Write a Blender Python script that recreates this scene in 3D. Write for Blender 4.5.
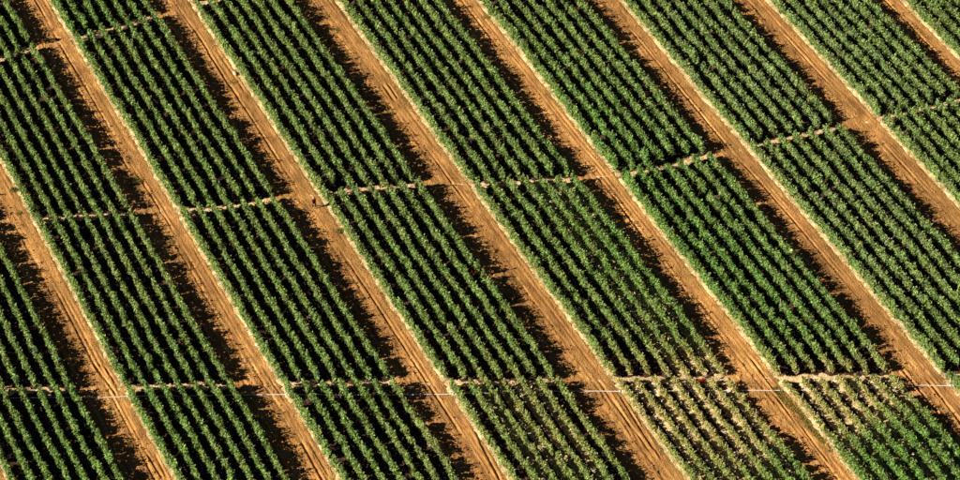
import bpy, math, random
import numpy as np

for o in list(bpy.data.objects):
    bpy.data.objects.remove(o)
scene = bpy.context.scene
COL = scene.collection

# ------------------------------------------------------------------ camera
TH = math.radians(45.0)          # depression angle
FPX = 2507.5                     # focal length in pixels of a 960 px wide picture
DIST = FPX / 8.5                 # metres along the centre ray
PHI = math.radians(27.017)       # heading of the rows
H = DIST * math.sin(TH)
cam_d = bpy.data.cameras.new('camera')
cam = bpy.data.objects.new('camera', cam_d)
COL.objects.link(cam)
cam.location = (0, -DIST * math.cos(TH), H)
cam.rotation_euler = (math.pi / 2 - TH, 0, 0)
cam_d.sensor_width = 36
cam_d.lens = 36 * FPX / 960
cam_d.clip_start = 1
cam_d.clip_end = 20000
scene.camera = cam

# ------------------------------------------------------------------ light
SUN_EL = math.radians(28.5)
SH = np.array([1.0, 0.24]); SH /= np.linalg.norm(SH)      # direction shadows fall on the ground
w = bpy.data.worlds.new('World'); scene.world = w; w.use_nodes = True
nt = w.node_tree; nt.nodes.clear()
sky = nt.nodes.new('ShaderNodeTexSky'); sky.sky_type = 'NISHITA'; sky.sun_disc = False
sky.air_density = .2; sky.dust_density = .1; sky.ozone_density = 1.0; sky.altitude = 1500
sky.sun_elevation = SUN_EL
sky.sun_rotation = math.atan2(-SH[0], -SH[1])
bg = nt.nodes.new('ShaderNodeBackground'); bg.inputs['Strength'].default_value = 0.05
wo = nt.nodes.new('ShaderNodeOutputWorld')
nt.links.new(sky.outputs[0], bg.inputs[0]); nt.links.new(bg.outputs[0], wo.inputs[0])
sd = bpy.data.lights.new('sun', 'SUN'); sd.energy = 5.0; sd.angle = math.radians(0.53); sd.color = (1.0, 0.91, 0.76)
sun = bpy.data.objects.new('sun', sd); COL.objects.link(sun)
from mathutils import Vector
sun.rotation_euler = Vector((SH[0] * math.cos(SUN_EL), SH[1] * math.cos(SUN_EL), -math.sin(SUN_EL))).to_track_quat('-Z', 'Y').to_euler()
sun.location = (-60, -20, 60)

vs = scene.view_settings
vs.view_transform = 'Standard'; vs.look = 'None'; vs.gamma = 1; vs.use_curve_mapping = False
vs.exposure = 1.12

# ------------------------------------------------------------------ helpers
rng = np.random.default_rng(7)
CW = np.array([math.cos(PHI), math.sin(PHI)]); CL = np.array([-math.sin(PHI), math.cos(PHI)])

def ground(px, py):
    """picture point (960x480) -> point on the ground plane"""
    u = (np.asarray(px, float) - 480) / FPX; v = (np.asarray(py, float) - 240) / FPX
    dy = math.cos(TH) - v * math.sin(TH); dz = -math.sin(TH) - v * math.cos(TH)
    t = -H / dz
    return u * t, dy * t - DIST * math.cos(TH)

def wl(px, py):
    """picture point -> (across rows, along rows) field coordinates"""
    x, y = ground(px, py)
    return x * CW[0] + y * CW[1], x * CL[0] + y * CL[1]

def xy(W, L):
    return W * CW[0] + L * CL[0], W * CW[1] + L * CL[1]

def _hash(ix, iy, seed):
    n = (ix * 374761393 + iy * 668265263 + seed * 974634541) & 0x7fffffff
    n = ((n ^ (n >> 13)) * 1274126177) & 0x7fffffff
    return ((n ^ (n >> 16)) & 0xffff) / 65535.0

def vnoise(x, y, seed=0):
    x = np.asarray(x, float); y = np.asarray(y, float)
    x, y = np.broadcast_arrays(x, y)
    ix = np.floor(x).astype(np.int64); iy = np.floor(y).astype(np.int64)
    fx = x - ix; fy = y - iy
    fx = fx * fx * (3 - 2 * fx); fy = fy * fy * (3 - 2 * fy)
    a = _hash(ix, iy, seed); b = _hash(ix + 1, iy, seed); c = _hash(ix, iy + 1, seed); d = _hash(ix + 1, iy + 1, seed)
    return (a * (1 - fx) + b * fx) * (1 - fy) + (c * (1 - fx) + d * fx) * fy

def fbm(x, y, seed=0, oct=3):
    s = 0; a = .5; t = 0
    for k in range(oct):
        s = s + a * vnoise(x * 2 ** k, y * 2 ** k, seed + k * 17); t += a; a *= .5
    return s / t

def mesh_np(name, verts, quads=None, tris=None, facecol=None, smooth=False):
    me = bpy.data.meshes.new(name)
    verts = np.asarray(verts, np.float32)
    me.vertices.add(len(verts)); me.vertices.foreach_set('co', verts.ravel())
    parts = []; tot = []
    if quads is not None and len(quads): parts.append(np.asarray(quads, np.int32).ravel()); tot.append(np.full(len(quads), 4, np.int32))
    if tris is not None and len(tris): parts.append(np.asarray(tris, np.int32).ravel()); tot.append(np.full(len(tris), 3, np.int32))
    li = np.concatenate(parts); lt = np.concatenate(tot)
    me.loops.add(len(li)); me.loops.foreach_set('vertex_index', li)
    me.polygons.add(len(lt)); ls = np.concatenate([[0], np.cumsum(lt)[:-1]]).astype(np.int32)
    me.polygons.foreach_set('loop_start', ls)
    if facecol is not None:
        at = me.attributes.new('tint', 'FLOAT_COLOR', 'FACE')
        c4 = np.ones((len(lt), 4), np.float32); c4[:, :3] = facecol
        at.data.foreach_set('color', c4.ravel())
    me.update(calc_edges=True)
    if smooth: me.polygons.foreach_set('use_smooth', np.ones(len(lt), bool))
    return me

def link(name, me, mat=None, parent=None, loc=None, rz=None, **props):
    o = bpy.data.objects.new(name, me); COL.objects.link(o)
    if mat is not None and not me.materials: me.materials.append(mat)
    if parent: o.parent = parent
    if loc is not None: o.location = loc
    if rz is not None: o.rotation_euler = (0, 0, rz)
    for k, v in props.items(): o[k] = v
    return o

def empty(name, loc, rz=0.0, **props):
    o = bpy.data.objects.new(name, None); COL.objects.link(o)
    o.empty_display_size = .3
    o.location = loc; o.rotation_euler = (0, 0, rz)
    for k, v in props.items(): o[k] = v
    return o

def grid(us, ls):
    """index quads for a len(us) x len(ls) grid, u fastest"""
    nu, nl = len(us), len(ls)
    i = np.arange(nu - 1)[None, :] + nu * np.arange(nl - 1)[:, None]
    return np.stack([i, i + 1, i + 1 + nu, i + nu], -1).reshape(-1, 4)

# ------------------------------------------------------------------ materials
def mat_new(name):
    m = bpy.data.materials.new(name); m.use_nodes = True
    n = m.node_tree; b = n.nodes['Principled BSDF']
    b.inputs['Specular IOR Level'].default_value = 0.15
    return m, n, b

def soil_mat(name, cols, scale, stretch=(1, 1, 1), rough=.95, bump=.4, bscale=9, objvar=False):
    m, n, b = mat_new(name)
    tc = n.nodes.new('ShaderNodeTexCoord')
    mp = n.nodes.new('ShaderNodeMapping'); mp.inputs['Scale'].default_value = stretch
    n.links.new(tc.outputs['Object'], mp.inputs['Vector'])
    nz = n.nodes.new('ShaderNodeTexNoise'); nz.inputs['Scale'].default_value = scale; nz.inputs['Detail'].default_value = 8; nz.inputs['Roughness'].default_value = .65
    n.links.new(mp.outputs[0], nz.inputs['Vector'])
    cr = n.nodes.new('ShaderNodeValToRGB')
    e = cr.color_ramp.elements
    pos = np.linspace(.28, .72, len(cols))
    e[0].position = pos[0]; e[0].color = (*cols[0], 1); e[1].position = pos[-1]; e[1].color = (*cols[-1], 1)
    for p, c in zip(pos[1:-1], cols[1:-1]):
        q = e.new(p); q.color = (*c, 1)
    n.links.new(nz.outputs['Fac'], cr.inputs[0])
    n2 = n.nodes.new('ShaderNodeTexNoise'); n2.inputs['Scale'].default_value = .11; n2.inputs['Detail'].default_value = 4
    n.links.new(tc.outputs['Object'], n2.inputs['Vector'])
    mr = n.nodes.new('ShaderNodeMapRange'); mr.inputs['From Min'].default_value = .3; mr.inputs['From Max'].default_value = .7
    mr.inputs['To Min'].default_value = .72; mr.inputs['To Max'].default_value = 1.12
    n.links.new(n2.outputs['Fac'], mr.inputs['Value'])
    mx = n.nodes.new('ShaderNodeMix'); mx.data_type = 'RGBA'; mx.blend_type = 'MULTIPLY'; mx.inputs[0].default_value = 1
    n.links.new(cr.outputs[0], mx.inputs[6]); n.links.new(mr.outputs[0], mx.inputs[7])
    outc = mx.outputs[2]
    if objvar:
        # patches of churned, damper earth and a tone of its own for every track
        oi = n.nodes.new('ShaderNodeObjectInfo')
        n3 = n.nodes.new('ShaderNodeTexNoise'); n3.noise_dimensions = '4D'; n3.inputs['Scale'].default_value = .55; n3.inputs['Detail'].default_value = 7; n3.inputs['Roughness'].default_value = .7
        mw = n.nodes.new('ShaderNodeMath'); mw.operation = 'MULTIPLY'; mw.inputs[1].default_value = 50
        n.links.new(oi.outputs['Random'], mw.inputs[0]); n.links.new(mw.outputs[0], n3.inputs['W']); n.links.new(tc.outputs['Object'], n3.inputs['Vector'])
        r3 = n.nodes.new('ShaderNodeMapRange'); r3.inputs['From Min'].default_value = .36; r3.inputs['From Max'].default_value = .66; r3.inputs['To Min'].default_value = .62; r3.inputs['To Max'].default_value = 1.15
        n.links.new(n3.outputs['Fac'], r3.inputs['Value'])
        r4 = n.nodes.new('ShaderNodeMapRange'); r4.inputs['To Min'].default_value = .88; r4.inputs['To Max'].default_value = 1.12
        n.links.new(oi.outputs['Random'], r4.inputs['Value'])
        # compacted wheelings against loose earth: long bands along the track
        mp5 = n.nodes.new('ShaderNodeMapping'); mp5.inputs['Scale'].default_value = (2.4, .035, 1); n.links.new(tc.outputs['Object'], mp5.inputs['Vector'])
        n5 = n.nodes.new('ShaderNodeTexNoise'); n5.noise_dimensions = '4D'; n5.inputs['Scale'].default_value = 1; n5.inputs['Detail'].default_value = 5; n5.inputs['Roughness'].default_value = .75
        n.links.new(mp5.outputs[0], n5.inputs['Vector']); n.links.new(mw.outputs[0], n5.inputs['W'])
        r5 = n.nodes.new('ShaderNodeMapRange'); r5.inputs['From Min'].default_value = .36; r5.inputs['From Max'].default_value = .62; r5.inputs['To Min'].default_value = .62; r5.inputs['To Max'].default_value = 1.18
        n.links.new(n5.outputs['Fac'], r5.inputs['Value'])
        m5 = n.nodes.new('ShaderNodeMath'); m5.operation = 'MULTIPLY'; n.links.new(r5.outputs[0], m5.inputs[0]); n.links.new(r4.outputs[0], m5.inputs[1])
        m4 = n.nodes.new('ShaderNodeMath'); m4.operation = 'MULTIPLY'; n.links.new(r3.outputs[0], m4.inputs[0]); n.links.new(m5.outputs[0], m4.inputs[1])
        x4 = n.nodes.new('ShaderNodeMix'); x4.data_type = 'RGBA'; x4.blend_type = 'MULTIPLY'; x4.inputs[0].default_value = 1
        n.links.new(outc, x4.inputs[6]); n.links.new(m4.outputs[0], x4.inputs[7]); outc = x4.outputs[2]
    n.links.new(outc, b.inputs['Base Color'])
    b.inputs['Roughness'].default_value = rough
    bz = n.nodes.new('ShaderNodeTexNoise'); bz.inputs['Scale'].default_value = bscale; bz.inputs['Detail'].default_value = 6
    n.links.new(tc.outputs['Object'], bz.inputs['Vector'])
    bp = n.nodes.new('ShaderNodeBump'); bp.inputs['Strength'].default_value = bump; bp.inputs['Distance'].default_value = .2
    n.links.new(bz.outputs['Fac'], bp.inputs['Height']); n.links.new(bp.outputs[0], b.inputs['Normal'])
    return m

def tint_mat(name, transl=.25, rough=.55):
    m, n, b = mat_new(name)
    at = n.nodes.new('ShaderNodeAttribute'); at.attribute_name = 'tint'
    n.links.new(at.outputs['Color'], b.inputs['Base Color'])
    b.inputs['Roughness'].default_value = rough
    b.inputs['Specular IOR Level'].default_value = .15
    tr = n.nodes.new('ShaderNodeBsdfTranslucent'); n.links.new(at.outputs['Color'], tr.inputs['Color'])
    mx = n.nodes.new('ShaderNodeMixShader'); mx.inputs[0].default_value = transl
    n.links.new(b.outputs[0], mx.inputs[1]); n.links.new(tr.outputs[0], mx.inputs[2])
    n.links.new(mx.outputs[0], n.nodes['Material Output'].inputs['Surface'])
    return m

def plain_mat(name, c, rough=.7, var=.15, scale=6):
    m, n, b = mat_new(name)
    tc = n.nodes.new('ShaderNodeTexCoord'); nz = n.nodes.new('ShaderNodeTexNoise'); nz.inputs['Scale'].default_value = scale
    n.links.new(tc.outputs['Object'], nz.inputs['Vector'])
    cr = n.nodes.new('ShaderNodeValToRGB'); e = cr.color_ramp.elements
    e[0].position = .3; e[1].position = .7
    e[0].color = (*[x * (1 - var) for x in c], 1); e[1].color = (*[min(1, x * (1 + var)) for x in c], 1)
    n.links.new(nz.outputs['Fac'], cr.inputs[0]); n.links.new(cr.outputs[0], b.inputs['Base Color'])
    b.inputs['Roughness'].default_value = rough
    return m

M_SOIL_SHADE = soil_mat('furrow_soil_shade_tone', [(.022, .012, .009), (.042, .021, .014), (.075, .034, .02)], 1.3)  # soil colour darkened to paint in the black shade of the furrows
M_TRACK = soil_mat('track_earth', [(.19, .085, .028), (.42, .20, .060), (.54, .275, .080), (.68, .395, .145)], 1.0, (2.6, .22, 1), bump=.6, bscale=6, objvar=True)
M_PATH = soil_mat('path_earth', [(.24, .13, .05), (.62, .43, .21), (.84, .66, .40)], 1.3, bump=.8, bscale=6)
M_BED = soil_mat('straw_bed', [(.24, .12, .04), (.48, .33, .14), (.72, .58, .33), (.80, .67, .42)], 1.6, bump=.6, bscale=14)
M_RIDGE_SHADE = soil_mat('ridge_soil_shade_tone', [(.03, .017, .012), (.055, .03, .02), (.09, .05, .03)], 2.2, bump=.6, bscale=12)  # darker copy of the bed colour, imitating deep shade on inner rows
M_CLOD = plain_mat('clod', (.40, .18, .065), .95, .35, 2)
M_LEAF = tint_mat('leaf')
M_DRY = tint_mat('dry_blade', .2, .7)
M_STAKE = plain_mat('stake_wood', (.45, .36, .25), .8)
M_TAPE = plain_mat('drip_plastic', (.10, .10, .105), .5)
M_HOSE = plain_mat('hose_white', (.66, .62, .56), .55, .08)
M_COUP = plain_mat('coupling_grey', (.55, .56, .58), .5)

# ------------------------------------------------------------------ field layout
LINES = {}
meas = {'A': [(12, 180), (75, 300), (108, 360), (129, 397), (170, 480)],
        'B': [(46, 0), (71, 40), (118, 120), (158, 180), (229, 300), (265, 360), (287, 395), (338, 480)],
        'C': [(187, 0), (236, 70), (267, 120), (307, 180), (387, 300), (427, 360), (452, 395), (507, 480)],
        'D': [(330, 0), (424, 120), (465, 180), (554, 300), (596, 360), (685, 480)],
        'E': [(475, 0), (570, 120), (618, 180), (716, 300), (760, 360), (856, 480)],
        'F': [(620, 0), (720, 120), (773, 180), (874, 300), (925, 360)],
        'G': [(766, 0), (877, 120), (930, 180)],
        'H': [(897, 0), (960, 60)]}
for k, a in meas.items():
    LINES[k] = float(np.mean([wl(*p)[0] for p in a]))
LINES['Z'] = LINES['A'] - 15.9
LINES['Y'] = LINES['Z'] - 16.2
LINES['I'] = LINES['H'] + 16.4
order = ['Y', 'Z', 'A', 'B', 'C', 'D', 'E', 'F', 'G', 'H', 'I']
SPACING = {'Y': 1.72, 'Z': 1.70, 'A': 1.67, 'B': 1.74, 'C': 1.76, 'D': 1.80, 'E': 1.80, 'F': 1.82, 'G': 1.74, 'H': 1.75, 'I': 1.75}
FIRST = .50

paths_px = {
 1: [(-110, 92), (2, 58), (15, 52), (29, 49), (42, 47), (84, 37), (99, 32), (112, 30), (126, 25), (137, 20), (150, 17), (204, 3), (230, -4), (330, -36), (460, -80)],
 2: [(-110, 240), (-20, 227), (50, 220), (65, 218), (98, 217), (130, 215), (192, 211), (222, 208), (257, 203), (285, 199), (335, 194), (367, 190), (402, 187), (435, 184),
     (487, 185), (520, 183), (553, 181), (580, 179), (632, 174), (657, 168), (693, 160), (735, 152), (762, 144), (790, 138), (822, 131), (858, 125), (885, 118), (935, 107), (957, 102), (1070, 75)],
 3: [(-110, 394), (0, 391), (52, 391), (139, 389), (171, 386), (228, 387), (292, 385), (355, 385), (392, 384), (460, 384), (540, 383), (630, 380), (687, 380), (715, 381), (790, 378), (860, 378), (945, 377), (1070, 372)]}
PATHS = {}
for k, pts in paths_px.items():
    a = np.array([wl(*p) for p in pts]); PATHS[k] = a[np.argsort(a[:, 0])]

def path_l(k, W):
    a = PATHS[k]
    return np.interp(W, a[:, 0], a[:, 1])

MARG = 105
corner = [wl(-MARG, -MARG * .7), wl(960 + MARG, -MARG * .7), wl(960 + MARG, 480 + MARG * .8), wl(-MARG, 480 + MARG * .8)]
def l_range(W):
    ls = []
    for i in range(4):
        (w0, l0), (w1, l1) = corner[i], corner[(i + 1) % 4]
        if (w0 - W) * (w1 - W) <= 0 and w0 != w1:
            ls.append(l0 + (l1 - l0) * (W - w0) / (w1 - w0))
    return (min(ls), max(ls)) if len(ls) >= 2 else None

def blob(W, L, px, py, sw, sl, amp):
    cw, cl = wl(px, py)
    return amp * np.exp(-((W - cw) / sw) ** 2 - ((L - cl) / sl) ** 2)

def dryness(W, L):
    d = (blob(W, L, 640, 405, 3.2, 6, .8) + blob(W, L, 690, 395, 5, 5, .8) + blob(W, L, 745, 400, 4, 5, .9) + blob(W, L, 720, 375, 3, 3, .4)
         + blob(W, L, 810, 395, 4.5, 4.5, 1.0) + blob(W, L, 865, 390, 4, 4, .75) + blob(W, L, 915, 390, 3, 4, .6) + blob(W, L, 640, 445, 3, 5, .4)
         + blob(W, L, 690, 425, 6.5, 11, .6) + blob(W, L, 830, 420, 5, 4, .7) + blob(W, L, 690, 368, 4, 3, .2) + blob(W, L, 500, 410, 6, 8, .25) + blob(W, L, 560, 440, 5, 7, .45) + blob(W, L, 735, 430, 4, 6, .55) + blob(W, L, 430, 440, 5, 6, .25)
         + blob(W, L, 140, 270, 6, 8, .15))
    return np.clip(d, 0, 1)

def freshness(W, L):
    d = (blob(W, L, 600, 140, 7, 14, .8) + blob(W, L, 640, 260, 6, 14, .5) + blob(W, L, 740, 270, 6, 14, .8) + blob(W, L, 900, 465, 9, 7, .8)
         + blob(W, L, 760, 470, 6, 6, .6) + blob(W, L, 100, 430, 14, 9, .5) + blob(W, L, 90, 20, 8, 5, .6) + blob(W, L, 330, 410, 10, 6, .3))
    return np.clip(d, 0, 1)

def paleness(W, L):
    d = (blob(W, L, 720, 60, 14, 16, .7) + blob(W, L, 860, 60, 14, 16, .8) + blob(W, L, 880, 230, 12, 16, .7) + blob(W, L, 420, 150, 16, 20, .3))
    return np.clip(d, 0, 1)

# ------------------------------------------------------------------ the setting
S = 3000
n_g = 40
me = mesh_np('ground', [(-S, -S, 0), (S, -S, 0), (S, S, 0), (-S, S, 0)], quads=[(0, 1, 2, 3)])
link('ground', me, M_SOIL_SHADE, rz=PHI, kind='structure', label='red-brown field soil under the crop rows, darkened in colour for shade')

def track_h(k, a, W, L, wid):
    """height of a track surface; a = metres left of the pale edge"""
    s = ord(k) * 13
    edge = np.minimum(np.clip((wid - a) / .6, 0, 1), np.clip((a + .25) / .35, 0, 1))
    h = .11 + .05 * (fbm(W / 1.1, L / 1.6, s, 3) - .5) * 2
    # churned clods outside the wheelings
    rough = np.clip((a - 1.75) / .6, 0, 1)
    cl = fbm(W / .30, L / .34, s + 3, 2)
    h = h + rough * .15 * np.clip(cl - .45, 0, 1) * 1.6 + .06 * (fbm(W / .22, L / .35, s + 5, 2) - .5)
    wob = .22 * (fbm(L / 16, W * 0, s + 6, 2) - .5) * 2
    for j, (c, dep, hw) in enumerate(((.6, .05, .13), (1.1, .05, .09), (1.6, .13, .11), (2.2, .07, .12))):
        stg = np.clip((fbm(L / 11, W * 0 + j * 9, s + 8, 2) - .44) * 4, 0, 1)
        x = (a - c - wob - .1 * (vnoise(L / 5, W * 0, s + 11 + j) - .5)) / hw
        h = h - dep * stg * np.exp(-x * x) + .4 * dep * stg * np.exp(-(np.abs(x) - 2.0) ** 2)
    for (px0, py0, px1, py1, tk, dep, hw) in RUTS:
        if tk != k: continue
        w0, l0 = wl(px0, py0); w1, l1 = wl(px1, py1)
        lo, hi = min(l0, l1), max(l0, l1)
        wc = w0 + (w1 - w0) * (L - l0) / (l1 - l0)
        m = np.clip((L - lo) / .8, 0, 1) * np.clip((hi - L) / .8, 0, 1)
        x = (W - wc) / hw
        h = h - dep * m * np.exp(-x * x) + .5 * dep * m * np.exp(-(np.abs(x) - 1.9) ** 2)
    return edge * np.maximum(h, .012) + .006

# deep single ruts seen in the photograph: from, to (picture points), track, depth, half width
RUTS = [(382, 84, 395, 103, 'D', .16, .13), (386, 82, 399, 101, 'D', .14, .10),
        (617, 392, 655, 452, 'D', .16, .12), (607, 390, 642, 448, 'D', .12, .12), (627, 400, 662, 462, 'D', .13, .10), (597, 378, 632, 436, 'D', .08, .12),
        (92, 362, 117, 396, 'A', .16, .13), (102, 364, 122, 393, 'A', .13, .1), (146, 452, 164, 482, 'A', .15, .12), (154, 452, 168, 480, 'A', .08, .12),
        (262, 366, 290, 410, 'B', .08, .1), (300, 440, 325, 485, 'B', .17, .13), (306, 438, 331, 480, 'B', .1, .13),
        (470, 420, 500, 480, 'C', .1, .14), (478, 440, 504, 488, 'C', .12, .12),
        (750, 358, 830, 465, 'E', .17, .13), (762, 370, 805, 428, 'E', .12, .12), (772, 392, 845, 490, 'E', .1, .12),
        (900, 368, 960, 440, 'F', .17, .13), (925, 378, 965, 428, 'F', .17, .14),
        (207, 52, 240, 100, 'C', .13, .12), (216, 50, 246, 94, 'C', .08, .12),
        (60, 62, 130, 172, 'B', .10, .11), (496, 190, 520, 222, 'D', .12, .12), (612, 195, 660, 262, 'E', .10, .11), (630, 30, 730, 150, 'F', .09, .11)]

TRACKS = {}
tlabel = {'B': 'orange dirt track with a dark soil heap on it', 'C': 'orange dirt track that the lone person walks on',
          'D': 'orange dirt track with bundled parallel wheel ruts beside the hose', 'E': 'orange dirt track with an olive weed strip along it',
          }
for i in range(1, len(order)):
    k = order[i]; prev = order[i - 1]
    wr = LINES[k]
    wleft = LINES[prev] + FIRST + 6 * SPACING[prev] + .42
    rl = [r for r in (l_range(wleft), l_range(wr)) if r]
    if not rl: continue
    l0 = min(r[0] for r in rl); l1 = max(r[1] for r in rl)
    wid = wr - wleft
    us = np.linspace(wleft, wr + .25, int((wid + .25) / .11)); ls = np.arange(l0, l1, .2)
    W, L = np.meshgrid(us, ls)
    Z = track_h(k, wr - W, W, L, wid)
    lm = (l0 + l1) / 2
    x0, y0 = xy(wr, lm)
    me = mesh_np('dirt_track', np.stack([W - wr, L - lm, Z], -1).reshape(-1, 3), quads=grid(us, ls), smooth=True)
    t = link('dirt_track', me, M_TRACK, loc=(x0, y0, 0), rz=PHI, kind='structure', label=tlabel.get(k, 'orange dirt track between two blocks of crop rows'))
    TRACKS[k] = (wr, wid, l0, l1, t)
    # loose clods
    n = int((l1 - l0) * 16)
    a = np.where(rng.random(n) < .75, rng.uniform(1.7, wid - .2, n), rng.uniform(.1, 1.8, n)); L = rng.uniform(l0, l1, n)
    W = wr - a; zz = track_h(k, a, W, L, wid)
    r = .03 + .085 * rng.random(n) ** 2.5
    octv = np.array([(1, 0, 0), (0, 1, 0), (-1, 0, 0), (0, -1, 0), (0, 0, 1), (0, 0, -1)], float)
    octf = np.array([(0, 1, 4), (1, 2, 4), (2, 3, 4), (3, 0, 4), (1, 0, 5), (2, 1, 5), (3, 2, 5), (0, 3, 5)])
    ang = rng.uniform(0, 6.28, n); ca, sa = np.cos(ang), np.sin(ang)
    V = octv[None] * rng.uniform(.6, 1.3, (n, 6, 1)) * np.array([1, 1, .75]) * r[:, None, None]
    V = np.stack([V[..., 0] * ca[:, None] - V[..., 1] * sa[:, None], V[..., 0] * sa[:, None] + V[..., 1] * ca[:, None], V[..., 2]], -1)
    V = V + np.stack([W - wr, L - lm, zz + r * .25], -1)[:, None]
    F = octf[None] + (np.arange(n) * 6)[:, None, None]
    link('soil_clods', mesh_np('soil_clods', V.reshape(-1, 3), tris=F.reshape(-1, 3)), M_CLOD, parent=t, kind='stuff')

    # sparse low weeds, in patches
    n = 2600
    L = rng.uniform(l0, l1, n); a = np.where(rng.random(n) < .6, rng.normal(.38, .12, n), rng.normal(2.3, .45, n)); W = wr - a
    ok = (fbm(W / 1.2, L / 2.2, ord(k) + 70, 3) > .60) & (a < wid - .1) & (a > .0)
    L, W, a = L[ok], W[ok], a[ok]; n = len(L)
    zz = track_h(k, a, W, L, wid) - .01
    an = rng.uniform(0, 6.28, n); wv = rng.uniform(.02, .05, n); hh = rng.uniform(.05, .2, n)
    b = np.stack([W - wr, L - lm, zz], -1); sdv = np.stack([np.cos(an) * wv, np.sin(an) * wv, 0 * an], -1)
    tip = b + np.concatenate([rng.normal(0, .09, (n, 2)), hh[:, None]], 1); mid = (b + tip) / 2
    q = rng.random((n, 1)); cc = np.array((.20, .19, .04)) * (1 - q) + np.array((.48, .34, .12)) * q
    link('sparse_weeds', mesh_np('sparse_weeds', np.stack([b, mid - sdv, tip, mid + sdv], 1).reshape(-1, 3), quads=np.arange(n * 4).reshape(n, 4), facecol=cc), M_DRY, parent=t, kind='stuff')

def surf_z(W, L):
    """height of whatever earth lies at a field point"""
    for k, (wr, wid, l0, l1, t) in TRACKS.items():
        if wr - wid <= W <= wr + .2:
            return float(track_h(k, np.array(wr - W), np.array(W), np.array(L), wid))
    return 0.0

plabel = {1: 'pale footpath gap crossing the rows farthest from the hose', 2: 'pale bending footpath gap crossing the rows mid field', 3: 'pale footpath gap crossing the rows beside the white hose'}
for k, a in PATHS.items():
    ws = np.arange(a[0, 0], a[-1, 0], .2); L = path_l(k, ws)
    vs_ = []
    us = np.linspace(-.55, .55, 9)
    W, U = np.meshgrid(ws, us, indexing='ij')
    hz = .010 + .16 * (1 - np.abs(U) / .62) * fbm(W / .4, U / .4 + 50 * k, 5, 2)
    jit = .5 * (fbm(W / .7, U * 0 + np.sign(U) * 7, 40 + k, 2) - .5) * np.abs(U) / .62 * 2
    V = np.stack([W, np.broadcast_to(L[:, None], W.shape) + U + jit, hz], -1)
    me = mesh_np('cross_path', V.reshape(-1, 3), quads=grid(us, ws)[:, ::-1], smooth=True)
    link('cross_path', me, M_PATH, rz=PHI, kind='structure', label=plabel[k])

# ------------------------------------------------------------------ crop rows
def wobble(W, L):
    return .18 * (fbm(np.asarray(L) / 32.0, np.asarray(L) * 0 + W / 60, 93, 2) - .5) * 2 + .16 * (fbm(L / 7.0, np.asarray(L) * 0 + W * 3.3, 91, 2) - .5) * 2

NOTCH = [((470, 268), (480, 278))]
NOTCH = [(wl(*a), wl(*b)) for a, b in NOTCH]

GREEN = np.array([.16, .243, .058]); FRESH = np.array([.112, .242, .046]); PALE = np.array([.19, .272, .092]); YEL = np.array([.36, .30, .08])

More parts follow.
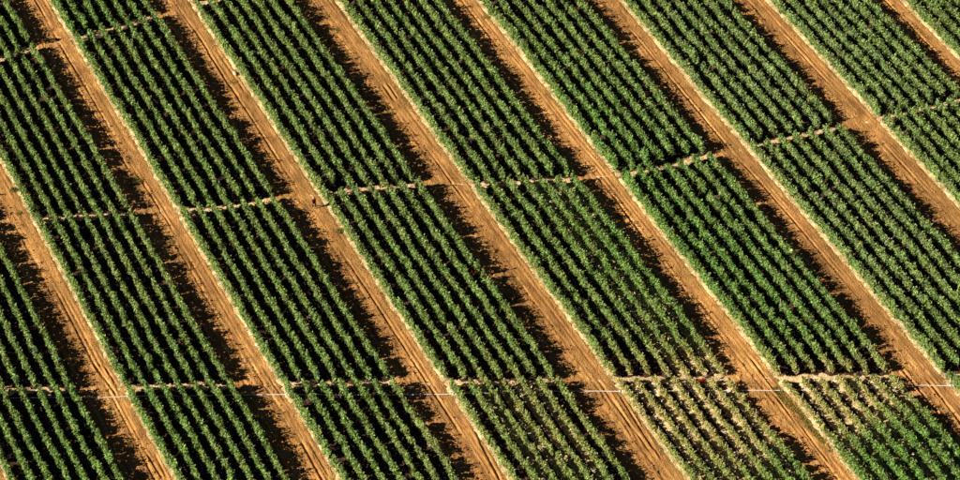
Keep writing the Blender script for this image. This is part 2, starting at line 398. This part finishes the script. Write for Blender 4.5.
def foliage(W, l0, l1, first, last):
    n = max(2, int((l1 - l0) / .43))
    L = l0 + (np.arange(n) + .5) * (l1 - l0) / n + rng.uniform(-.12, .12, n)
    dry = dryness(W, L); fr = freshness(W, L); pa = paleness(W, L)
    vig = .79 + .34 * fbm(W / 1.7, L / 1.5, 21, 3) + .06 * rng.standard_normal(n)
    vig = np.clip(vig * (.94 + .12 * vnoise(W * 11.3, W * 3.1, 8)), .5, 1.25) * (1 - .42 * dry) * (1 + .06 * fr)
    keep = rng.random(n) > (.02 + .03 * dry)
    keep &= vnoise(L / .8, L * 0 + W * 7.7, 55) < .93
    for (a, b) in NOTCH:
        if min(a[0], b[0]) - .5 <= W <= max(a[0], b[0]) + .5:
            ln = a[1] + (b[1] - a[1]) * (W - a[0]) / (b[0] - a[0])
            keep &= np.abs(L - ln) > .45
    L, dry, fr, pa, vig = L[keep], dry[keep], fr[keep], pa[keep], vig[keep]
    n = len(L)
    if n == 0: return None
    px = wobble(W, L) + rng.normal(0, .075, n)
    hgt = 1.62 * vig + rng.normal(0, .10, n); rad = (.255 + .015 * np.clip((W + 10) / 40, 0, 1)) * (.65 + .42 * vig) * rng.uniform(.72, 1.28, n)
    nl = np.maximum(20, (98 * vig * (1 - .12 * dry)).astype(int))
    ph = rng.normal(0, .12, (n, 1)) + rng.normal(0, .05, (n, 3))
    I = np.repeat(np.arange(n), nl); m = len(I)
    t = rng.random(m) ** .8
    t = .10 + .90 * t
    prof = np.sqrt(np.clip(1 - ((t - .52) / .60) ** 2, .05, 1)) * (.72 + .35 * np.minimum(t / .4, 1))
    ang = rng.uniform(0, 2 * np.pi, m); u = rng.random(m) ** .42
    lump = .75 + .5 * vnoise(ang * 1.3 + I * 5.1, t * 4 + I * 2.7, 77)
    rr = rad[I] * prof * u * lump
    ca, sa = np.cos(ang), np.sin(ang)
    C = np.stack([px[I] + rr * ca, L[I] + rr * sa * 1.32, .12 + t * hgt[I]], -1)
    shoot = rng.random(m) < .05
    C[shoot, 2] = .12 + hgt[I[shoot]] * (1.0 + .22 * rng.random(shoot.sum()))
    C[shoot, :2] = np.stack([px[I[shoot]], L[I[shoot]]], -1) + rng.normal(0, .10, (shoot.sum(), 2))
    d = np.stack([ca, sa, rng.uniform(-.55, .35, m)], -1) + rng.normal(0, .45, (m, 3))
    d[shoot, 2] += 1.2
    d /= np.linalg.norm(d, axis=1, keepdims=True)
    up = np.stack([.5 * ca, .5 * sa, np.full(m, .9)], -1) + rng.normal(0, .45, (m, 3))
    s = np.cross(d, up); s /= np.linalg.norm(s, axis=1, keepdims=True) + 1e-6
    nn = np.cross(s, d)
    ln = rng.uniform(.18, .33, m) * (.8 + .25 * vig[I]); wd = ln * rng.uniform(.42, .62, m)
    core = (rng.random(m) < .20) & ~shoot
    C[core, 0] = px[I[core]] + rng.normal(0, .05, core.sum()); C[core, 1] = L[I[core]] + rng.uniform(-.3, .3, core.sum()); C[core, 2] = .2 + t[core] * hgt[I[core]] * .8
    ln = np.where(core, .55, ln); wd = np.where(core, .40, wd)
    base = C - d * (ln * .35)[:, None]
    tip = C + d * (ln * .65)[:, None] - nn * (ln * .18)[:, None]
    mid = C + nn * (ln * .05)[:, None]
    V = np.stack([base, mid + s * (wd * .5)[:, None], tip, mid - s * (wd * .5)[:, None]], 1)
    V[..., 2] = np.maximum(V[..., 2], .05)
    g = GREEN * (1 - fr)[:, None] + FRESH * fr[:, None]
    g = g * (1 - .75 * pa)[:, None] + PALE * (.75 * pa)[:, None]
    c = g[I] * (1 + ph[I]) * (1 + np.clip(rng.normal(0, .36, (m, 1)), -.65, 1.1))
    yl = np.clip(dry[I] * .66 + .25 * rng.standard_normal(m) * (.25 + dry[I]), 0, .9)
    yl = np.maximum(yl, (rng.random(m) < .035) * .6)
    low = (t < .35) & (rng.random(m) < (.22 + .4 * dry[I]))
    yl = np.where(low, np.maximum(yl, .65), yl)
    c = c * (1 - yl)[:, None] + YEL * yl[:, None] * rng.uniform(.8, 1.3, (m, 1))
    bl = (t < .55) & (rng.random(m) < .8 * np.clip(dry[I] * 1.25, 0, 1) * np.clip((.58 - t) * 3, 0, 1))
    c[bl] = np.array([.62, .50, .27]) * rng.uniform(.65, 1.15, (bl.sum(), 1))
    c = np.clip(c, .01, .75)
    F = np.arange(m * 4).reshape(m, 4)
    return V.reshape(-1, 3), F, c

def bed_mesh(W, l0, l1, left=1.0):
    ls = np.arange(l0 - .15, l1 + .15 + .25, .25); us = np.array([-.52, -.40, -.22, 0, .22, .40, .52])
    prof = np.array([-.01, .11, .17, .19, .17, .11, -.01])
    U, L = np.meshgrid(us, ls); P = np.broadcast_to(prof, U.shape)
    Z = P * (.75 + .6 * fbm(U / .25 + W * 5, L / .35, 14, 2))
    Z = np.where(P < 0, -.01, Z)
    Z[0] = -.01; Z[-1] = -.01
    U = np.where(U < 0, U * left, U)
    X = U * (1 + (.8 if left < 1.35 and left > 1.1 else .25) * (fbm(U * 0 + W * 9 + np.sign(U) * 3, L / .8, 15, 2) - .5)) + wobble(W, L)
    return np.stack([X, L, Z], -1).reshape(-1, 3), grid(us, ls)

def blades(W, l0, l1, dens, lo, hi):
    n = int((l1 - l0) * dens)
    L = rng.uniform(l0, l1, n); x = rng.uniform(lo, hi, n) + .1 * rng.standard_normal(n)
    keep = fbm(W, L / .9, 33, 2) + .25 * rng.random(n) > .5
    L, x = L[keep], x[keep]; n = len(L)
    x = x + wobble(W, L)
    h = rng.uniform(.10, .34, n); a = rng.uniform(0, 6.28, n); lean = rng.normal(0, .16, (n, 2))
    wv = .018 + .02 * rng.random(n)
    b = np.stack([x, L, np.full(n, .05)], -1); sd_ = np.stack([np.cos(a) * wv, np.sin(a) * wv, 0 * a], -1)
    tip = b + np.stack([lean[:, 0], lean[:, 1], h], -1)
    V = np.stack([b - sd_, b + sd_, tip], 1).reshape(-1, 3)
    mixv = rng.random((n, 1))
    c = np.array([.62, .50, .24]) * (1 - mixv) + np.array([.33, .30, .09]) * mixv
    return V, np.arange(n * 3).reshape(n, 3), c

def stakes_mesh(W, l0, l1):
    L = np.arange(l0 + .6, l1, 2.7) + 0
    n = len(L)
    if n == 0: return None
    L = L + rng.uniform(-.25, .25, n); x = wobble(W, L) + rng.normal(0, .04, n); h = rng.uniform(1.45, 1.8, n)
    q = np.array([(-1, -1), (1, -1), (1, 1), (-1, 1)]) * .022
    ti = rng.normal(0, .05, (n, 2))
    V = np.zeros((n, 8, 3))
    V[:, :4, :2] = q; V[:, 4:, :2] = q + ti[:, None]
    V[:, :, 0] += x[:, None]; V[:, :, 1] += L[:, None]; V[:, :4, 2] = .0; V[:, 4:, 2] = h[:, None]
    f = np.array([(0, 1, 5, 4), (1, 2, 6, 5), (2, 3, 7, 6), (3, 0, 4, 7), (4, 5, 6, 7)])
    return V.reshape(-1, 3), (f[None] + (np.arange(n) * 8)[:, None, None]).reshape(-1, 4)

def tape_mesh(W, l0, l1, off):
    ls = np.arange(l0, l1, .6); x = off + wobble(W, ls) * .5 + .05 * (vnoise(ls / 2, ls * 0, 5) - .5)
    q = np.array([(-.03, -.004), (.03, -.004), (.025, .028), (-.025, .028)])
    n = len(ls)
    V = np.zeros((n, 4, 3)); V[:, :, 0] = x[:, None] + q[:, 0]; V[:, :, 1] = ls[:, None]; V[:, :, 2] = .012 + q[:, 1]
    i = (np.arange(n - 1) * 4)[:, None, None]
    f = np.array([(j, (j + 1) % 4, (j + 1) % 4 + 4, j + 4) for j in range(4)])[None] + i
    return V.reshape(-1, 3), f.reshape(-1, 4)[:, ::-1]

ORD = ['first', 'second', 'third', 'fourth', 'fifth', 'sixth', 'last']
TNAME = {'Y': 'the track outside the corner track', 'Z': 'the corner track', 'A': 'the weed-clump track', 'B': 'the soil-heap track', 'C': 'the person\'s track', 'D': 'the twin-rutted track',
         'E': 'the weed-strip track', 'F': 'the hose-end track', 'G': 'the next track past the hose\'s end', 'H': 'the second track past the hose\'s end', 'I': 'the third track past the hose\'s end', 'J': 'the outermost track'}
SEGTXT = {0: 'past the farthest path', 1: 'past the bending path', 2: 'ending short of the hose', 3: 'crossed by the white hose'}
ROWS = []
for bi, k in enumerate(order):
    for r in range(7):
        W = LINES[k] + FIRST + r * SPACING[k]
        rg = l_range(W)
        if rg is None: continue
        cuts = [rg[1]] + [float(path_l(j, W)) for j in (1, 2, 3)] + [rg[0]]
        for sgi in range(4):
            hi = min(cuts[sgi], rg[1]); lo = max(cuts[sgi + 1], rg[0])
            hi -= (.62 if W > 12 else .47) + rng.uniform(-.3, .2) if sgi > 0 else 0
            lo += (.62 if W > 12 else .47) + rng.uniform(-.3, .2) if sgi < 3 else 0
            if hi - lo < 1.0: continue
            fo = foliage(W, lo, hi, r == 0, r == 6)
            if fo is None: continue
            dmean = float(np.mean(np.sort(dryness(W, np.linspace(lo, hi, 40)))[-14:]))
            yel = dmean > .38
            if r == 0: lead = 'pale-footed crop row edging ' + TNAME[k]
            elif r == 6: lead = 'crop row shading ' + TNAME[(order + ['J'])[bi + 1]]
            else: lead = ORD[r] + ' crop row from ' + TNAME[k]
            if yel: lead = 'yellowing ' + lead
            lab = lead + ', ' + SEGTXT[sgi]
            if k == 'C' and r == 0 and sgi == 2: lab = 'pale-footed crop row that the walking person\'s shadow falls on'
            lc = (lo + hi) / 2
            x0, y0 = xy(W, lc)
            row = empty('crop_row', (x0, y0, 0), PHI, label=lab, category='crop row', group='crop rows of the field')
            off = np.array([0, -lc, 0])
            V, F, c = fo
            V = V + [0, -lc, 0]
            link('foliage', mesh_np('foliage', V, quads=F, facecol=c), M_LEAF, parent=row, kind='stuff')
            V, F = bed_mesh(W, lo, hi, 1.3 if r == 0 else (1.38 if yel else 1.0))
            link('raised_bed', mesh_np('raised_bed', V + off, quads=F, smooth=True), M_BED if (r == 0 or yel) else M_RIDGE_SHADE, parent=row)  # inner rows take the bed colour with shade painted in
            st = stakes_mesh(W, lo, hi)
            if st is not None: link('stakes', mesh_np('stakes', st[0] + off, quads=st[1]), M_STAKE, parent=row, kind='stuff')
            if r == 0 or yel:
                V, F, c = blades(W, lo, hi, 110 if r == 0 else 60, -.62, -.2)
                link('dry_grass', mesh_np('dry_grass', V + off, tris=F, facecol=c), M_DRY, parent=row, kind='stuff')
            if sgi == 3 and k in 'DEF':
                V, F = tape_mesh(W, lo, hi, -.75)
                link('drip_line', mesh_np('drip_line', V + off, quads=F), M_TAPE, parent=row)
            ROWS.append(row)

# ------------------------------------------------------------------ hose
def tube_along(P, r, seg=8, flat=1.0):
    P = np.asarray(P, float); n = len(P)
    T = np.gradient(P, axis=0); T /= np.linalg.norm(T, axis=1, keepdims=True)
    s = np.cross(T, [0, 0, 1.0]); s /= np.linalg.norm(s, axis=1, keepdims=True); u = np.cross(s, T)
    a = np.linspace(0, 2 * np.pi, seg, endpoint=False)
    V = P[:, None] + r * (np.cos(a)[None, :, None] * s[:, None] + flat * np.sin(a)[None, :, None] * u[:, None])
    i = np.arange(n - 1)[:, None] * seg; j = np.arange(seg)[None]
    F = np.stack([i + j, i + (j + 1) % seg, i + seg + (j + 1) % seg, i + seg + j], -1).reshape(-1, 4)
    caps = [tuple(range(seg))[::-1], tuple(range((n - 1) * seg, n * seg))]
    return V.reshape(-1, 3), F, caps

hp = [(-100, 401), (0, 399), (80, 398.5), (97, 399), (128, 397.5), (200, 396.5), (240, 396), (285, 395.5), (350, 396), (420, 395.5), (452, 395), (540, 392), (580, 392), (620, 392.5),
      (690, 392), (742, 391.5), (790, 391.5), (850, 389.5), (905, 388.5), (922, 386.6), (935, 386.7), (958, 386.8)]
hx, hy = zip(*[ground(*p) for p in hp])
ss = np.arange(hx[0], hx[-1], .25)
yy = np.interp(ss, hx, hy) + .05 * (fbm(ss / 3, ss * 0, 3, 2) - .5) * 2
zz = []
for X, Y in zip(ss, yy):
    W = X * CW[0] + Y * CW[1]; L = X * CL[0] + Y * CL[1]
    z = surf_z(W, L)
    for k in order:
        for r in range(7):
            if abs(W - LINES[k] - FIRST - r * SPACING[k]) < .75: z = max(z, .14)
    zz.append(z)
zz = np.array(zz); zz = np.convolve(np.pad(np.maximum(zz, .02), 3, mode='edge'), np.ones(7) / 7, 'valid') + .045
pts = np.stack([ss, yy, zz], -1)
V, F, caps = tube_along(pts, .052, 8, .75)
o0 = pts[0].copy(); o0[2] = 0
hose = link('irrigation_hose', mesh_np('irrigation_hose', V - o0, quads=F, smooth=True), M_HOSE, loc=tuple(o0),
            label='long thin white irrigation hose laid across every track and row', category='hose')
for (px, py) in [(128.5, 397.5), (287, 395.5), (452, 395), (619, 392.5), (790, 391.5), (955, 386.8)]:
    gx, gy = ground(px, py); i = int(np.clip(np.searchsorted(ss, gx), 2, len(ss) - 3))
    P = np.stack([pts[i] + (pts[i + 1] - pts[i]) * q for q in (-1.0, -.8, -.79, .0, .01, .8, .81, 1.0)])
    seg = 10; T = P[-1] - P[0]; T /= np.linalg.norm(T); s = np.cross(T, [0, 0, 1.0]); s /= np.linalg.norm(s); u = np.cross(s, T)
    rad = [.075, .075, .105, .105, .09, .09, .105, .075]; a = np.linspace(0, 2 * np.pi, seg, endpoint=False)
    V = np.stack([P[q] + rad[q] * (np.cos(a)[:, None] * s + np.sin(a)[:, None] * u) for q in range(8)])
    ii = np.arange(7)[:, None] * seg; jj = np.arange(seg)[None]
    F = np.stack([ii + jj, ii + (jj + 1) % seg, ii + seg + (jj + 1) % seg, ii + seg + jj], -1).reshape(-1, 4)
    link('coupling', mesh_np('coupling', V.reshape(-1, 3) - o0, quads=F, smooth=True), M_COUP, parent=hose)

# ------------------------------------------------------------------ weeds on the tracks
def weed_mesh(rad, h, n, c1, c2, seed):
    g = np.random.default_rng(seed)
    ang = g.uniform(0, 6.28, n); rr = rad * np.sqrt(g.random(n)); x = rr * np.cos(ang); y = rr * np.sin(ang)
    hh = h * (1 - .6 * (rr / rad) ** 2) * g.uniform(.4, 1.1, n)
    a = g.uniform(0, 6.28, n); wv = g.uniform(.02, .05, n)
    b = np.stack([x, y, np.full(n, -.03)], -1); s = np.stack([np.cos(a) * wv, np.sin(a) * wv, 0 * a], -1)
    ln = np.stack([np.cos(ang), np.sin(ang)], -1) * (.12 * g.random(n))[:, None] + g.normal(0, .07, (n, 2))
    mid = b + np.concatenate([ln * .4, (hh * .6)[:, None]], 1); tip = b + np.concatenate([ln * 1.4, hh[:, None]], 1)
    V = np.stack([b, mid - s, tip, mid + s], 1).reshape(-1, 3)
    q = g.random((n, 1)); c = np.array(c1) * (1 - q) + np.array(c2) * q
    return mesh_np('weed_clump', V, quads=np.arange(n * 4).reshape(n, 4), facecol=c)

WG = ((.13, .15, .03), (.30, .26, .07)); WO = ((.34, .24, .06), (.42, .30, .09))
weeds = [(136, 183, .62, .40, 300, WG, 'yellow-green weed clump on the track at its shadow edge'),
         (14, 191, .45, .35, 200, WG, 'bright green weed clump on the track bank by the pale row'),
         (20, 214, .40, .25, 130, WG, 'sparse olive weed tuft in the middle of a dirt track'),
         (172, 243, .30, .22, 90, WG, 'small dark weed tuft between two wheelings of a track'),
         (340, 232, .40, .35, 180, WG, 'yellow-green weed tuft at the straw edge near the walking person'),
         (233, 83, .50, .22, 180, WO, 'ochre dry weed patch beside the pale sack'),
         (337, 31, .30, .22, 90, WG, 'thin green weed tuft on bare track earth'),
         (486, 18, .40, .25, 160, WO, 'ochre weed patch against the pale row edge'),
         (380, 104, .35, .22, 110, WO, 'dry weed patch beside the twin short wheel ruts'),
         (110, 408, .30, .2, 80, WG, 'small weed tuft on the track just past the white hose'),
         (352, 318, .32, .2, 90, WG, 'low weed tuft by the jagged row shadow')]
for i, (px, py, r, h, n, cc, lab) in enumerate(weeds):
    x, y = ground(px, py); W, L = wl(px, py)
    link('weed_clump', weed_mesh(r, h, n, *cc, 100 + i), M_DRY, loc=(x, y, surf_z(float(W), float(L))), rz=0, label=lab, category='weed')
# olive strip of low weeds on the rutted track
q = rng.random(2600); a = np.array(wl(774, 388)); b = np.array(wl(832, 452))
base = a + (b - a) * q[:, None]
base[:, 0] += rng.normal(0, .20, len(q))
keep = (fbm(base[:, 0] / .5, base[:, 1] / 1.2, 61, 2) > .40)
base = base[keep]; n = len(base)
wr, wid = TRACKS['E'][0], TRACKS['E'][1]
zb = track_h('E', wr - base[:, 0], base[:, 0], base[:, 1], wid) - .02
hh = rng.uniform(.05, .16, n); an = rng.uniform(0, 6.28, n); wv = rng.uniform(.03, .06, n)
bs = np.stack([base[:, 0] - a[0], base[:, 1] - a[1], zb], -1); s = np.stack([np.cos(an) * wv, np.sin(an) * wv, 0 * an], -1)
ln = rng.normal(0, .10, (n, 2)); mid = bs + np.concatenate([ln * .5, (hh * .6)[:, None]], 1); tip = bs + np.concatenate([ln * 1.3, hh[:, None]], 1)
V = np.stack([bs, mid - s, tip, mid + s], 1).reshape(-1, 3); qq = rng.random((n, 1))
c = np.array((.16, .15, .025)) * (1 - qq) + np.array((.30, .24, .05)) * qq
x, y = xy(*a)
link('weed_strip', mesh_np('weed_strip', V, quads=np.arange(n * 4).reshape(n, 4), facecol=c), M_DRY, loc=(x, y, 0), rz=PHI, kind='stuff',
     label='olive strip of low weeds between the ruts beyond the hose', category='weeds')

# ------------------------------------------------------------------ small loose things
def lump(name, rx, ry, rz_, seed, amp=.3, nu=14, nv=9):
    th = np.linspace(0, 2 * np.pi, nu, endpoint=False); ph_ = np.linspace(0, np.pi / 2 * 1.25, nv)
    T, P = np.meshgrid(th, ph_)
    n = 1 + amp * (fbm(np.cos(T) * 2 + 10, np.sin(T) * 2 + P * 2, seed, 3) - .5) * 2
    V = np.stack([rx * n * np.sin(P) * np.cos(T), ry * n * np.sin(P) * np.sin(T), rz_ * n * np.cos(P)], -1)
    i = np.arange(nv - 1)[:, None] * nu; j = np.arange(nu)[None]
    F = np.stack([i + j, i + nu + j, i + nu + (j + 1) % nu, i + (j + 1) % nu], -1).reshape(-1, 4)
    return mesh_np(name, V.reshape(-1, 3), quads=F)

x, y = ground(57, 40.5); W, L = wl(57, 40.5)
M_DARK = plain_mat('dark_earth', (.04, .02, .015), .9, .3, 5)
link('soil_heap', lump('soil_heap', .36, .30, .34, 5, .45), M_DARK, loc=(x, y, surf_z(float(W), float(L))), label='small dark soil heap alone on the orange track', category='soil heap')

M_RED = plain_mat('red_earth', (.42, .055, .022), .95, .4, 4)
for px, py, rx, ry, rz_, sd_, lab in ((475.5, 272, .42, 1.0, .40, 31, 'dark red soil spill lying in a shaded furrow'), (701, 382, .55, .40, .22, 32, 'red soil mound on the path among yellowing rows'),
                                 (725, 386, .40, .30, .2, 33, 'smaller red soil mound near the weed-strip track')):
    x, y = ground(px, py)
    link('soil_mound', lump('soil_mound', rx, ry, rz_, sd_, .5, 18, 10), M_RED, loc=(x, y, 0), rz=PHI, label=lab, category='soil mound')

# sack at the straw edge
M_SACK = plain_mat('sack_cloth', (.55, .40, .27), .85, .2, 9)
x, y = ground(235, 75); W, L = wl(235, 75)
sk = empty('sack', (x, y, surf_z(float(W), float(L))), .5, label='pale tan sack lying at the straw edge of the track', category='sack')
nu, nv = 16, 12
tt = np.linspace(0, 2 * np.pi, nu, endpoint=False); vv = np.linspace(-1, 1, nv)
Tm, Vm = np.meshgrid(tt, vv)
pw = np.clip(1 - np.abs(Vm) ** 4, .18, 1); cr_ = 1 + .12 * (fbm(np.cos(Tm) * 3 + 8, Vm * 3, 9, 3) - .5) * 2
SV = np.stack([.22 * pw * np.cos(Tm) * cr_, .40 * Vm, .14 + .17 * pw * np.sin(Tm) * cr_], -1)
i = np.arange(nv - 1)[:, None] * nu; j = np.arange(nu)[None]
SF = np.stack([i + j, i + (j + 1) % nu, i + nu + (j + 1) % nu, i + nu + j], -1).reshape(-1, 4)
link('bag', mesh_np('bag', SV.reshape(-1, 3), quads=SF, smooth=True), M_SACK, parent=sk)
tv = np.array([(.05 * math.cos(t) * f, .40 + dy, .14 + .05 * math.sin(t) * f) for dy, f in ((0, 1), (.05, .7), (.11, 1.6)) for t in np.linspace(0, 2 * np.pi, 8, endpoint=False)])
i = np.arange(2)[:, None] * 8; j = np.arange(8)[None]
link('tied_neck', mesh_np('tied_neck', tv, quads=np.stack([i + j, i + (j + 1) % 8, i + 8 + (j + 1) % 8, i + 8 + j], -1).reshape(-1, 4)), M_SACK, parent=sk)

# fallen stake bridging a furrow
M_PALEWOOD = plain_mat('pale_wood', (.62, .52, .44), .8, .15, 4)
def bar(name, p, q, r, label, cat):
    p = np.array(p, float); q = np.array(q, float)
    n = 6; P = np.stack([p + (q - p) * t for t in np.linspace(0, 1, n)]); P[:, 2] += .03 * np.sin(np.linspace(0, 3.1, n))
    V, F, caps = tube_along(P - p, r, 6)
    me = bpy.data.meshes.new(name); me.from_pydata([tuple(v) for v in V], [], [tuple(f) for f in F] + [tuple(c) for c in caps]); me.update()
    return link(name, me, M_PALEWOOD, loc=tuple(p), label=label, category=cat)
a = ground(884, 247.5); b = ground(892, 244.5)
bar('fallen_pole', (a[0], a[1], .7), (b[0], b[1], 1.15), .05, 'pale fallen pole leaning across a shaded furrow between two rows', 'pole')
a = ground(750.5, 146)
bar('marker_post', (a[0], a[1], 0), (a[0] + .03, a[1], 1.25), .05, 'pale upright marker post where the bending path meets a track', 'post')
a = ground(949.5, 384)
bar('marker_post', (a[0], a[1], 0), (a[0] + .02, a[1] + .05, 1.3), .045, 'thin upright post beside the free end of the hose', 'post')

# ------------------------------------------------------------------ person walking on the track
def skin_mesh(name, verts, edges, radii, mat, parent, root=0, sub=1):
    me = bpy.data.meshes.new(name); me.from_pydata(verts, edges, []); me.update()
    o = link(name, me, mat, parent=parent)
    md = o.modifiers.new('skin', 'SKIN'); md.use_smooth_shade = True
    for i, r in enumerate(radii):
        sv = me.skin_vertices[0].data[i]; sv.radius = (r, r) if not isinstance(r, tuple) else r; sv.use_root = (i == root)
    s = o.modifiers.new('sub', 'SUBSURF'); s.levels = sub; s.render_levels = sub
    return o

M_SKIN = plain_mat('skin', (.36, .20, .13), .6, .05)
M_SHIRT = plain_mat('shirt_red', (.30, .015, .016), .85, .15)
M_TROU = plain_mat('trouser_dark', (.022, .022, .03), .85, .2)
M_SHOE = plain_mat('shoe', (.03, .022, .018), .7)
M_HAT = plain_mat('hat_straw', (.42, .24, .18), .85)
px_, py_ = 314.2, 208
x, y = ground(px_, py_); W, L = wl(px_, py_)
person = empty('person', (x, y, surf_z(float(W), float(L)) - .01), math.radians(205), label='lone person in dark red top and dark trousers walking on the track', category='person')
# local frame: +y is walking direction, metres; pelvis first
B = {'pel': (0, 0, .95), 'waist': (0, .01, 1.10), 'chest': (0, .03, 1.32), 'neck': (0, .04, 1.47), 'headb': (0, .06, 1.55), 'head': (0, .07, 1.64), 'crown': (0, .06, 1.72),
     'hipL': (-.10, 0, .90), 'kneeL': (-.11, .20, .52), 'ankL': (-.11, .26, .10), 'toeL': (-.12, .44, .04),
     'hipR': (.10, 0, .90), 'kneeR': (.11, -.04, .50), 'ankR': (.11, -.30, .14), 'toeR': (.12, -.16, .03),
     'shL': (-.19, .03, 1.41), 'elL': (-.25, -.08, 1.15), 'wrL': (-.24, -.02, .91), 'palmL': (-.235, .0, .84),
     'shR': (.19, .03, 1.41), 'elR': (.25, .05, 1.14), 'wrR': (.23, .22, .97), 'palmR': (.225, .27, .92)}
RAD = {'pel': (.15, .12), 'waist': (.135, .10), 'chest': (.165, .12), 'neck': .055, 'headb': .075, 'head': .095, 'crown': .06,
       'hipL': .09, 'kneeL': .06, 'ankL': .042, 'toeL': .035, 'hipR': .09, 'kneeR': .06, 'ankR': .042, 'toeR': .035,
       'shL': .06, 'elL': .043, 'wrL': .03, 'palmL': .035, 'shR': .06, 'elR': .043, 'wrR': .03, 'palmR': .035}
ED = [('pel', 'waist'), ('waist', 'chest'), ('chest', 'neck'), ('neck', 'headb'), ('headb', 'head'), ('head', 'crown'), ('pel', 'hipL'), ('hipL', 'kneeL'), ('kneeL', 'ankL'), ('ankL', 'toeL'),
      ('pel', 'hipR'), ('hipR', 'kneeR'), ('kneeR', 'ankR'), ('ankR', 'toeR'), ('chest', 'shL'), ('shL', 'elL'), ('elL', 'wrL'), ('wrL', 'palmL'), ('chest', 'shR'), ('shR', 'elR'), ('elR', 'wrR'), ('wrR', 'palmR')]
for sd_, sx in (('L', -1), ('R', 1)):
    p = np.array(B['palm' + sd_]); wv = np.array(B['wr' + sd_]); d = (p - wv) / np.linalg.norm(p - wv)
    for f, (off, ln) in enumerate(((-.03, .085), (-.01, .095), (.01, .09), (.028, .075))):
        k1 = B['palm' + sd_][0], p[1] + off, p[2]
        n1 = 'f%s%da' % (sd_, f); n2 = 'f%s%db' % (sd_, f)
        B[n1] = tuple(np.array(k1) + d * ln * .55); B[n2] = tuple(np.array(k1) + d * ln * .95 + np.array([-sx * .025, 0, 0]))
        RAD[n1] = .0095; RAD[n2] = .008; ED += [('palm' + sd_, n1), (n1, n2)]
    B['th' + sd_] = tuple(p - d * .01 + np.array([-sx * .01, .055, -.01])); RAD['th' + sd_] = .01; ED.append(('palm' + sd_, 'th' + sd_))
nm = list(B); ix = {n: i for i, n in enumerate(nm)}
skin_mesh('body', [B[n] for n in nm], [(ix[a], ix[b]) for a, b in ED], [RAD[n] for n in nm], M_SKIN, person)
def wear(name, names, edges, grow, mat, over=None):
    over = over or {}
    vv_ = [over.get(n, B[n]) for n in names]; jx = {n: i for i, n in enumerate(names)}
    rr_ = [tuple(q + grow for q in RAD[n]) if isinstance(RAD[n], tuple) else RAD[n] + grow for n in names]
    return skin_mesh(name, vv_, [(jx[a], jx[b]) for a, b in edges], rr_, mat, person)
wear('shirt', ['pel', 'waist', 'chest', 'neck', 'shL', 'elL', 'wrL', 'shR', 'elR', 'wrR'], [('pel', 'waist'), ('waist', 'chest'), ('chest', 'neck'), ('chest', 'shL'), ('shL', 'elL'), ('elL', 'wrL'), ('chest', 'shR'), ('shR', 'elR'), ('elR', 'wrR')], .022, M_SHIRT, {'neck': (0, .035, 1.44), 'wrL': (-.243, -.035, .97), 'wrR': (.235, .19, 1.0)})
wear('trousers', ['pel', 'hipL', 'kneeL', 'ankL', 'hipR', 'kneeR', 'ankR'], [('pel', 'hipL'), ('hipL', 'kneeL'), ('kneeL', 'ankL'), ('pel', 'hipR'), ('hipR', 'kneeR'), ('kneeR', 'ankR')], .02, M_TROU)
for s_ in 'LR':
    a = np.array(B['ank' + s_]); b = np.array(B['toe' + s_])
    skin_mesh('shoe', [tuple(a + (0, -.05, -.03)), tuple(a * .5 + b * .5), tuple(b)], [(0, 1), (1, 2)], [.052, .05, .045], M_SHOE, person)
nu = 20; prof = [(.0, 1.80), (.07, 1.795), (.095, 1.77), (.105, 1.71), (.11, 1.70), (.19, 1.685), (.20, 1.675), (.11, 1.69)]
HV = np.array([(r * math.cos(t), .06 + r * math.sin(t), z) for r, z in prof for t in np.linspace(0, 2 * np.pi, nu, endpoint=False)])
i = np.arange(len(prof) - 1)[:, None] * nu; j = np.arange(nu)[None]
link('hat', mesh_np('hat', HV, quads=np.stack([i + j, i + nu + j, i + nu + (j + 1) % nu, i + (j + 1) % nu], -1).reshape(-1, 4), smooth=True), M_HAT, parent=person)
link('nose', lump('nose', .014, .02, .02, 3, .1), M_SKIN, parent=person, loc=(0, .165, 1.63))
for sx in (-.03, .03):
    link('eye', lump('eye', .011, .008, .009, 4, .0), M_SHOE, parent=person, loc=(sx, .155, 1.655))
